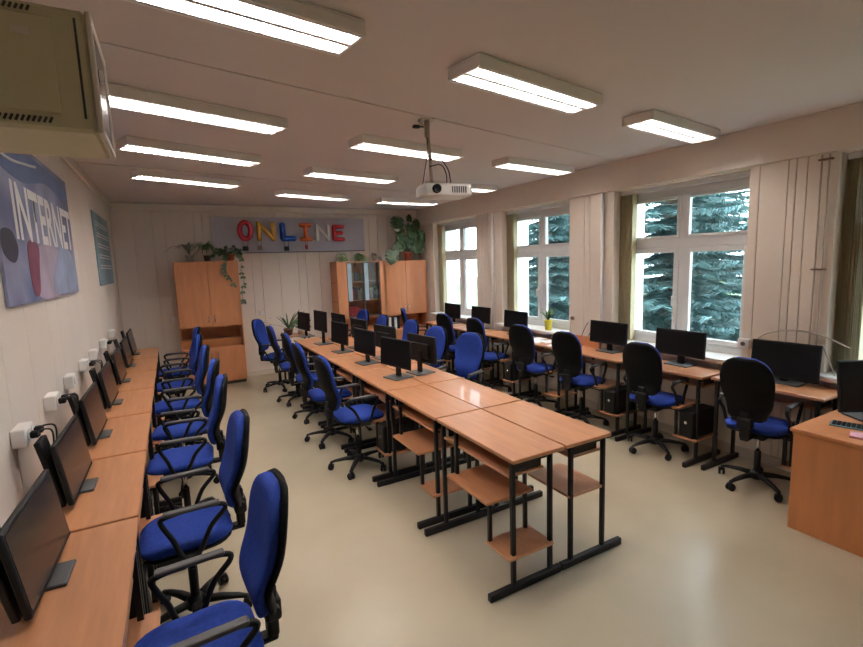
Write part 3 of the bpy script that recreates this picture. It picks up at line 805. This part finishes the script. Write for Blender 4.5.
for a, b_ in ((-.258, .04), (.042, .338)):
    f = MB(); f.box(a, a+.012, yf-.012, yf, .85, 1.79); f.box(b_-.012, b_, yf-.012, yf, .85, 1.79); f.box(a+.012, b_-.012, yf-.012, yf, .85, .865); f.box(a+.012, b_-.012, yf-.012, yf, 1.775, 1.79)
    d = f.build('glass_door', M['base_grey'], t)
    MB().box(a+.01, b_-.01, yf-.007, yf-.003, .86, 1.78).build('pane', M['glass'], d)
    MB().box(a+.014, a+.085, yf-.0115, yf-.0075, 1.13, 1.77).build('pale_blue_strip', M['pale_strip'], d)  # opaque pale blue strip along the left edge of each glass door
door(t, -.43, .0, .055, .615, yf, -.04, .5); door(t, .0, .45, .055, .615, yf, .04, .5)
rnd = random.Random(11); BC = [(.10, .05, .035), (.05, .07, .12), (.30, .05, .04), (.28, .20, .12), (.06, .06, .06), (.35, .30, .24), (.10, .12, .08), (.22, .10, .05)]
BM = [mat('book cover %d' % i, c, .6, noise=(15, .15)) for i, c in enumerate(BC)]
CN = ['dark brown', 'dark blue', 'red', 'tan', 'black', 'cream', 'olive', 'rust brown']
NTH = ['leftmost', 'second', 'third', 'fourth', 'fifth', 'sixth', 'seventh', 'eighth', 'ninth', 'tenth', 'eleventh', 'twelfth', 'thirteenth', 'fourteenth', 'fifteenth', 'sixteenth', 'seventeenth', 'eighteenth', 'nineteenth', 'twentieth', 'twenty first', 'twenty second', 'twenty third']
for z, h0, x_a, x_b, sh in ((1.138, .19, 2.48, 3.24, 'middle'), (1.458, .17, 2.66, 2.98, 'top')):
    x = x_a; nn = 0
    while x < x_b:
        w = rnd.uniform(.03, .055); h = h0*rnd.uniform(.8, 1.2); i = rnd.randrange(8)
        m = MB(); m.box(-w/2+.002, w/2-.002, -.065, .068, .003, h-.003, M['paper']); m.box(-w/2, -w/2+.002, -.07, .07, 0, h, BM[i]); m.box(w/2-.002, w/2, -.07, .07, 0, h, BM[i]); m.box(-w/2, w/2, -.073, -.065, 0, h, BM[i])
        o = m.build('book', None, None, (x+w/2, 7.85, z))
        tag(o, '%s book on the %s shelf of the glass bookcase, %s in the row' % (CN[i], sh, NTH[nn]), 'book', 'books in the glazed cabinet')
        x += w+.004; nn += 1
for k in range(3):
    o = MB().box(-.13+.01*k, .13-.01*k, -.07, .07, 0, .055, bev=.004).build('red_folder', M['red_book'], None, (2.73, 7.84, .852+.056*k), R(2*k)); tag(o, 'red folder lying in the glazed bookcase, '+['bottom', 'middle', 'top'][k]+' of its stack', 'folder', 'red folders in the glazed cabinet')

t = empty('wooden_cabinet', (3.725, 7.9, 0)); tag(t, 'plain beech cabinet under the monstera plant in the right back corner', 'cabinet')
m = MB(); m.box(-.42, -.40, yf, yb, .05, 1.79, bev=.002); m.box(.40, .42, yf, yb, .05, 1.79, bev=.002); m.box(-.40, .40, yf, yb, 1.77, 1.79, bev=.002); m.box(-.40, .40, yf, yb, .05, .07)
m.box(-.40, .40, yf, yb, .82, .84); m.box(-.40, .40, yb-.012, yb, .07, 1.77); m.box(-.40, .40, yf, yb, .55, .57); m.build('carcass', M['cab_wood'], t)
MB().box(-.40, .40, yf+.02, yb-.02, 0, .05).build('plinth', M['rack_dark'], t)
door(t, -.42, 0, .825, 1.79, yf, -.035, .95); door(t, 0, .42, .825, 1.79, yf, .035, .95); door(t, -.42, 0, .055, .565, yf, -.035, .47); door(t, 0, .42, .055, .565, yf, .035, .47)
for k in range(4):
    m = MB(); m.box(-.024, .024, -.11, .0, 0, .215, bev=.002)
    o = m.build('ring_binder', M['black_plastic'] if k % 2 else M['paper'], None, (3.40+.055*k, 7.84, .571))
    tag(o, '%s ring binder in the plain cabinet niche, %s' % ('black' if k % 2 else 'white', ['at the left end', 'second from the left', 'third from the left', 'at the right end'][k]), 'binder', 'ring binders in the niche')

# ------------------------------------------------------------------ plants
def blade(m, base, dirv, L, w, droop=.5, n=5, up=.0):
    """arching strap leaf"""
    d = Vector(dirv).normalized(); s = Vector((-d.y, d.x, 0)); s = s.normalized() if s.length > .01 else Vector((1, 0, 0))
    P = []
    for k in range(n+1):
        t = k/n; p = Vector(base)+d*L*t+Vector((0, 0, -droop*L*t*t)); ww = w*math.sin(PI*min(1, .12+t*.88))**.7
        P.append((p-s*ww, p+s*ww+Vector((0, 0, .004))))
    b = m.bm; pr = None
    for a, c in P:
        cur = (b.verts.new(a), b.verts.new(c))
        if pr:
            f = b.faces.new((pr[0], pr[1], cur[1], cur[0])); f.smooth = True
        pr = cur
def oval(m, c, d, n_, L, w):
    d = Vector(d).normalized(); s = d.cross(Vector(n_)).normalized(); c = Vector(c)
    pts = [c+d*L*(.5-.5*math.cos(a))*1.+s*w*math.sin(a)*(1-.25*math.cos(a)) for a in [2*PI*k/8 for k in range(8)]]
    b = m.bm; f = b.faces.new([b.verts.new(p) for p in pts])
def pot(t, r, h, m, taper=.75):
    MB().lathe([(r*taper, 0), (r*.98, h*.82), (r*1.08, h*.83), (r*1.08, h), (r*.95, h), (r*.92, h*.86), (.001, h*.86)], n=20).build('pot', m, t)
    MB().lathe([(r*.9, h*.87), (r*.5, h*.92), (.001, h*.93)], n=14).build('soil', M['soil'], t)
rnd = random.Random(21)
# arching grey leaves at the left of the cabinet top
t = empty('arching_plant', (.30, 7.87, 1.87)); tag(t, 'sparse plant with thin grey arching leaves, left end of the cabinet top', 'plant')
pot(t, .06, .10, M['pot_white']); m = MB()
for k in range(12): blade(m, (0, 0, .10), (rnd.uniform(-1, .3), rnd.uniform(-.5, .1), rnd.uniform(1.0, 2.2)), rnd.uniform(.42, .58), .014, .75)
m.build('foliage', M['leaf_dry'], t)
t = empty('spider_plant', (.53, 7.85, 1.87)); tag(t, 'green spider plant with narrow drooping leaves on the middle of the left cabinet', 'plant')
pot(t, .05, .09, M['pot_brown']); m = MB()
for k in range(60):
    a = rnd.uniform(0, 2*PI); blade(m, (0, 0, .17), (math.cos(a), math.sin(a)*.55-.1, rnd.uniform(.3, 2.8)), rnd.uniform(.22, .38), .012, rnd.uniform(.7, 1.2))
m.build('foliage', M['leaf'], t)
t = empty('trailing_plant', (.84, 7.80, 1.87)); tag(t, 'dark leafed trailing plant hanging over the right corner of the left cabinet', 'plant')
pot(t, .07, .10, M['terracotta']); m = MB(); st = MB()
for k in range(90):
    a = rnd.uniform(0, 2*PI); r_ = rnd.uniform(.02, .17); c = (math.cos(a)*r_, math.sin(a)*r_*.6-.02, .09+rnd.uniform(0, .13)*(1-r_*2))
    oval(m, c, (math.cos(a), math.sin(a), rnd.uniform(-.6, .6)), (rnd.uniform(-.3, .3), -.8, .7), .05, .021)
for pts in ([(.10, -.09, .10), (.14, -.15, .02), (.12, -.16, -.15), (.15, -.16, -.30), (.11, -.16, -.50), (.12, -.16, -.62)], [(-.06, -.08, .10), (-.10, -.15, .0), (-.12, -.15, -.13), (-.06, -.16, -.25), (.0, -.16, -.36)], [(-.1, -.06, .12), (-.2, -.13, .14), (-.27, -.14, .08)]):
    P = ease(pts, 5); st.tube(P, .004, n=5)
    for i, p in enumerate(P):
        if rnd.random() < .35 and i < len(P)-3: continue
        for s in ((-1, 1) if i % 2 else (1,)): oval(m, p, (s*.8, -.2, -.8), (0, -1, .2), .05, .018)
m.build('foliage', M['leaf_dark'], t); st.build('stem', M['leaf_dark'], t)
for lb, x, mm, n__ in (('pale green trailing plant on the left end of the glazed bookcase top', 2.60, 'leaf_pale', 40), ('mixed green small plant with drooping leaves on the middle of the glazed bookcase top', 2.92, 'leaf', 55), ('small grey green sparse plant on the right end of the glazed bookcase top', 3.20, 'leaf_dry', 22)):
    t = empty('small_potted_plant', (x, 7.82, 1.80)); tag(t, lb, 'plant', 'small plants on the glazed cabinet'); pot(t, .05, .085, M['pot_white']); m = MB()
    for k in range(n__):
        a = rnd.uniform(0, 2*PI); blade(m, (0, 0, .10), (math.cos(a), math.sin(a)*.6-.1, rnd.uniform(.1, 2.)), rnd.uniform(.12, .25), .012, rnd.uniform(.9, 1.8), 4)
    m.build('foliage', M[mm], t)
# monstera
t = empty('monstera_plant', (3.84, 7.80, 1.79)); tag(t, 'large monstera with split leaves in a terracotta pot on the right back cabinet', 'plant')
pot(t, .085, .15, M['terracotta'])
def monstera(m, c, tip, nrm, S):
    d = Vector(tip).normalized(); n = Vector(nrm).normalized(); s = d.cross(n).normalized(); n = s.cross(d).normalized(); c = Vector(c)
    half = [(0, .06), (.22, -.04), (.40, .06), (.50, .25), (.27, .30), (.50, .38), (.49, .52), (.22, .50), (.44, .60), (.39, .73), (.16, .66), (.31, .80), (.18, .92), (0, 1.06)]
    b = m.bm
    mid = [(0, q[1]) for q in half]
    def P(x, y): return c+s*x*S+d*(y-.1)*S+n*S*(-.28*x*x-.12*y*y)
    for sg in (1, -1):
        vo = [b.verts.new(P(sg*x, y)) for x, y in half]; vi = [b.verts.new(P(0, .06+1.0*k/(len(half)-1))) for k in range(len(half))]
        for k in range(len(half)-1):
            try: f = b.faces.new((vi[k], vo[k], vo[k+1], vi[k+1])); f.smooth = True
            except ValueError: pass
m = MB(); st = MB()
LV = [((-.20, -.06, .74), (-.25, -.25, -1), .30), ((-.02, -.08, .62), (.2, -.3, -1), .18), ((.08, -.06, .60), (.6, -.2, -.8), .28), ((.20, -.08, .50), (.35, -.2, -1), .24), ((-.12, -.10, .42), (-.6, -.3, -.8), .28), ((.16, -.12, .32), (.25, -.3, -1), .26), ((-.02, -.12, .40), (0, -.3, -1), .24), ((-.36, -.14, .16), (-.35, -.3, -1), .30), ((.03, -.05, .70), (.2, .1, 1), .16), ((.22, -.1, .42), (.2, -.2, -1), .20), ((-.16, -.1, .32), (-.2, -.4, -1), .22), ((-.12, -.05, .57), (-.8, -.2, -.5), .20), ((.05, -.13, .48), (-.3, -.3, -1), .22), ((.13, -.10, .70), (.4, -.2, -.9), .20), ((-.24, -.1, .26), (-.5, -.3, -.9), .20), ((.08, -.14, .25), (.1, -.4, -1), .20)]
for c, tp, S in LV:
    monstera(m, c, tp, (rnd.uniform(-.4, .3), -1, rnd.uniform(.2, .8)), S*.86)
    st.tube(ease([(0, 0, .13), (c[0]*.3, c[1]*.4, c[2]*.6+.08), (c[0]*.9, c[1]*.9, c[2]+.04), c], 4), .006, n=6)
m.build('foliage', M['leaf_dark'], t); st.build('stem', M['leaf'], t)
bpy.data.objects[m.name if False else t.name]
# plant at the far end of the centre row, on a low stand
t = empty('plant_stand', (1.62, 7.3, 0)); tag(t, 'small wooden stand beyond the far end of the centre desks holding the spiky plant', 'stand')
MB().box(-.2, .2, -.17, .17, .70, .72, bev=.003).build('top', M['desk_wood'], t)
for a in (-1, 1):
    for c in (-1, 1): MB().box(a*.17-.012, a*.17+.012, c*.14-.012, c*.14+.012, 0, .70).build('leg', M['black_metal'], t)
t = empty('spiky_plant', (1.52, 7.3, .72)); tag(t, 'spiky dark leafed houseplant at the far end of the centre desk row', 'plant'); pot(t, .07, .10, M['pot_brown']); m = MB()
for k in range(16):
    a = rnd.uniform(0, 2*PI); blade(m, (0, 0, .1), (math.cos(a)*1., math.sin(a)*.5, rnd.uniform(.35, 1.3)), rnd.uniform(.26, .42), .013, .12)
m.build('foliage', M['leaf_dark'], t)
t = empty('leafy_plant', (1.70, 7.28, .72)); tag(t, 'small bright green leafy plant beside the spiky plant behind the centre row', 'plant'); pot(t, .05, .07, M['pot_white']); m = MB()
for k in range(70):
    a = rnd.uniform(0, 2*PI); r_ = rnd.uniform(0, .11); oval(m, (math.cos(a)*r_, math.sin(a)*r_, .08+rnd.uniform(0, .13)), (math.cos(a), math.sin(a), .3), (0, -.6, .8), .06, .02)
m.build('foliage', M['leaf'], t)
# yellow pot
t = empty('aloe_plant', (4.19, 4.53, ZS+.04)); tag(t, 'green aloe like plant in a yellow pot on the window sill', 'plant'); pot(t, .052, .13, M['pot_yellow'], .8); m = MB()
for k in range(16):
    a = rnd.uniform(0, 2*PI); blade(m, (0, 0, .12), (math.cos(a), math.sin(a), rnd.uniform(1.2, 3.2)), rnd.uniform(.15, .24), .014, .25)
m.build('foliage', M['leaf'], t)

# ------------------------------------------------------------------ sockets, pipes, cables
for i, y in enumerate((2.57, 3.17, 3.72, 4.3, 4.82, 5.5, 6.3)):
    t = empty('wall_socket', (XL, y, 1.035)); tag(t, 'white surface mounted socket box above the left wall desks, '+ord_(i, 7), 'socket', 'socket boxes on the left wall')
    MB().box(.001, .055, -.065, .065, .005, .085, bev=.005).build('box', M['white_pl'], t)
    for s in (-1, 1): MB().cyl((.055, s*.035, .05), (.062, s*.035, .05), .022, n=12).build('socket_face', M['white_pl'], t)
    if i in (0, 1, 3, 5):
        for s in (-1, 1): MB().box(.062, .095, s*.035-.014, s*.035+.014, .035, .065, bev=.005).build('plug', M['black_plastic'], t)
        for s in (-1, 1):
            o = MB().tube(ease([(XL+.095, y+s*.035, 1.10), (XL+.13, y+s*.035+.03, 1.08), (XL+.11, y+s*.03+.09, .96), (XL+.07, y+s*.03+.1, .84), (XL+.06, y+s*.03+.1, .755)]), .004, n=6).build('power_cable', M['cable'])
            tag(o, 'black cable on the %s plug of the left wall socket, %s' % ('near' if s < 0 else 'far', ord_(i, 7)), 'cable', 'power cables on the left wall')
for x, lb in ((-.01, 'small white light switch on the back wall left of the tall cabinet'), (1.27, 'small grey socket on the back wall under the letter N')):
    t = empty('wall_switch', (x, YB, 1.02)); tag(t, lb, 'switch'); MB().box(-.035, .035, -.018, -.001, -.04, .04, bev=.004).build('plate', M['white_pl'], t); MB().box(-.018, .018, -.024, -.018, -.022, .022, bev=.002).build('rocker', M['white_pl'], t)
t = empty('wall_socket', (XW, 2.155, .99)); tag(t, 'white socket box on the window wall pier beside the large low monitor', 'socket')
MB().box(-.045, -.001, -.045, .045, -.04, .04, bev=.005).build('box', M['white_pl'], t); MB().cyl((-.045, 0, 0), (-.052, 0, 0), .018, n=12).build('socket_face', M['base_grey'], t)
t = empty('wall_socket', (XW, 4.10, 1.03)); tag(t, 'small round dark socket on the pier right of the yellow pot', 'socket')
MB().cyl((-.001, 0, 0), (-.03, 0, 0), .022, n=14).build('plug', M['pot_brown'], t)
o = MB().tube(ease([(XW-.03, 4.10, 1.02), (XW-.04, 4.11, .92), (XW-.08, 4.04, .80), (XW-.13, 4.03, .754)]), .004, n=6).build('power_cable', M['cable_g']); tag(o, 'pale cable hanging from the round dark socket on the pier', 'cable')
for i, (y0, z0) in enumerate([(3.86, 1.0), (3.76, .99)]):
    o = MB().tube(ease([(XW-.01, y0, z0), (XW-.03, y0+.03, z0-.06), (XW-.08, y0+.06, .80), (XW-.14, y0+.06, .754)]), .004, n=6).build('power_cable', M['cable']); tag(o, 'dark cable on the pier behind the window desks, '+['nearer the yellow pot', 'nearer the third monitor'][i], 'cable')
for i, (y, r_) in enumerate(((1.70, .006), (1.655, .006))):
    o = MB().tube([(XW-.022, y, 0), (XW-.022, y, ZT+.0)], r_, n=10).build('heating_pipe', M['pipe']); tag(o, ['farther thin', 'nearer thin'][i]+' vertical pipe on the pier between the two nearest windows', 'pipe', 'thin pipes on the pier')
for i, z in enumerate((2.38, 1.60)):
    o = MB().box(XW-.036, XW-.001, 1.635, 1.72, z, z+.012, bev=.002).build('pipe_clamp', M['pot_brown']); tag(o, ['upper', 'lower'][i]+' dark clamp holding the thin pipes to the pier', 'clamp', 'pipe clamps')
o = MB().tube(ease([(XW-.012, 2.1, 1.0), (XW-.03, 1.98, 1.10), (XW-.03, 1.80, 1.14), (XW-.03, 1.62, 1.12), (XW-.03, 1.45, 1.05)]), .006, n=8).build('wall_cable', M['cable_g']); tag(o, 'thick beige cable arching over the large low monitor by the pier', 'cable')
o = MB().tube(ease([(XW-.02, 1.62, 1.05), (XW-.05, 1.56, .95), (XW-.05, 1.50, .80), (XW-.06, 1.47, .757)]), .005, n=8).build('wall_cable', M['cable_g']); tag(o, 'beige cable dropping behind the corner of the nearest window desk', 'cable')
# wall pipes beside the two farther windows
for i, y in enumerate((5.66, 3.66)):
    o = MB().tube([(XW-.03, y, 0), (XW-.03, y, ZT)], .016, n=12).build('heating_pipe', M['pvc']); tag(o, 'white vertical heating pipe on the %s pier' % ['farther', 'nearer'][i], 'pipe', 'white heating pipes')

# ------------------------------------------------------------------ light
w = bpy.data.worlds.new('world'); SC.world = w; w.use_nodes = True; nt = w.node_tree
bg = nt.nodes['Background']; sky = nt.nodes.new('ShaderNodeTexSky'); sky.sky_type = 'NISHITA'; sky.sun_disc = False
sky.sun_elevation = R(38); sky.sun_rotation = R(200); sky.air_density = 1.2; sky.dust_density = 4; sky.ozone_density = 1.
mixn = nt.nodes.new('ShaderNodeMixRGB'); mixn.inputs[0].default_value = .8; mixn.inputs[2].default_value = (.78, .90, 1.0, 1)
mul = nt.nodes.new('ShaderNodeMixRGB'); mul.blend_type = 'MULTIPLY'; mul.inputs[0].default_value = 1; mul.inputs[2].default_value = (.1, .1, .1, 1)
nt.links.new(sky.outputs[0], mul.inputs[1]); nt.links.new(mul.outputs[0], mixn.inputs[1])
nt.links.new(mixn.outputs[0], bg.inputs[0]); bg.inputs[1].default_value = 13.0
vs = SC.view_settings; vs.view_transform = 'Standard'; vs.look = 'None'; vs.gamma = 1; vs.exposure = .32; vs.use_curve_mapping = False
SC.cycles.max_bounces = 8; SC.cycles.diffuse_bounces = 4; SC.cycles.glossy_bounces = 3; SC.cycles.transparent_max_bounces = 12
SC.cycles.use_denoising = True; SC.cycles.sample_clamp_indirect = 6; SC.cycles.caustics_reflective = False; SC.cycles.caustics_refractive = False
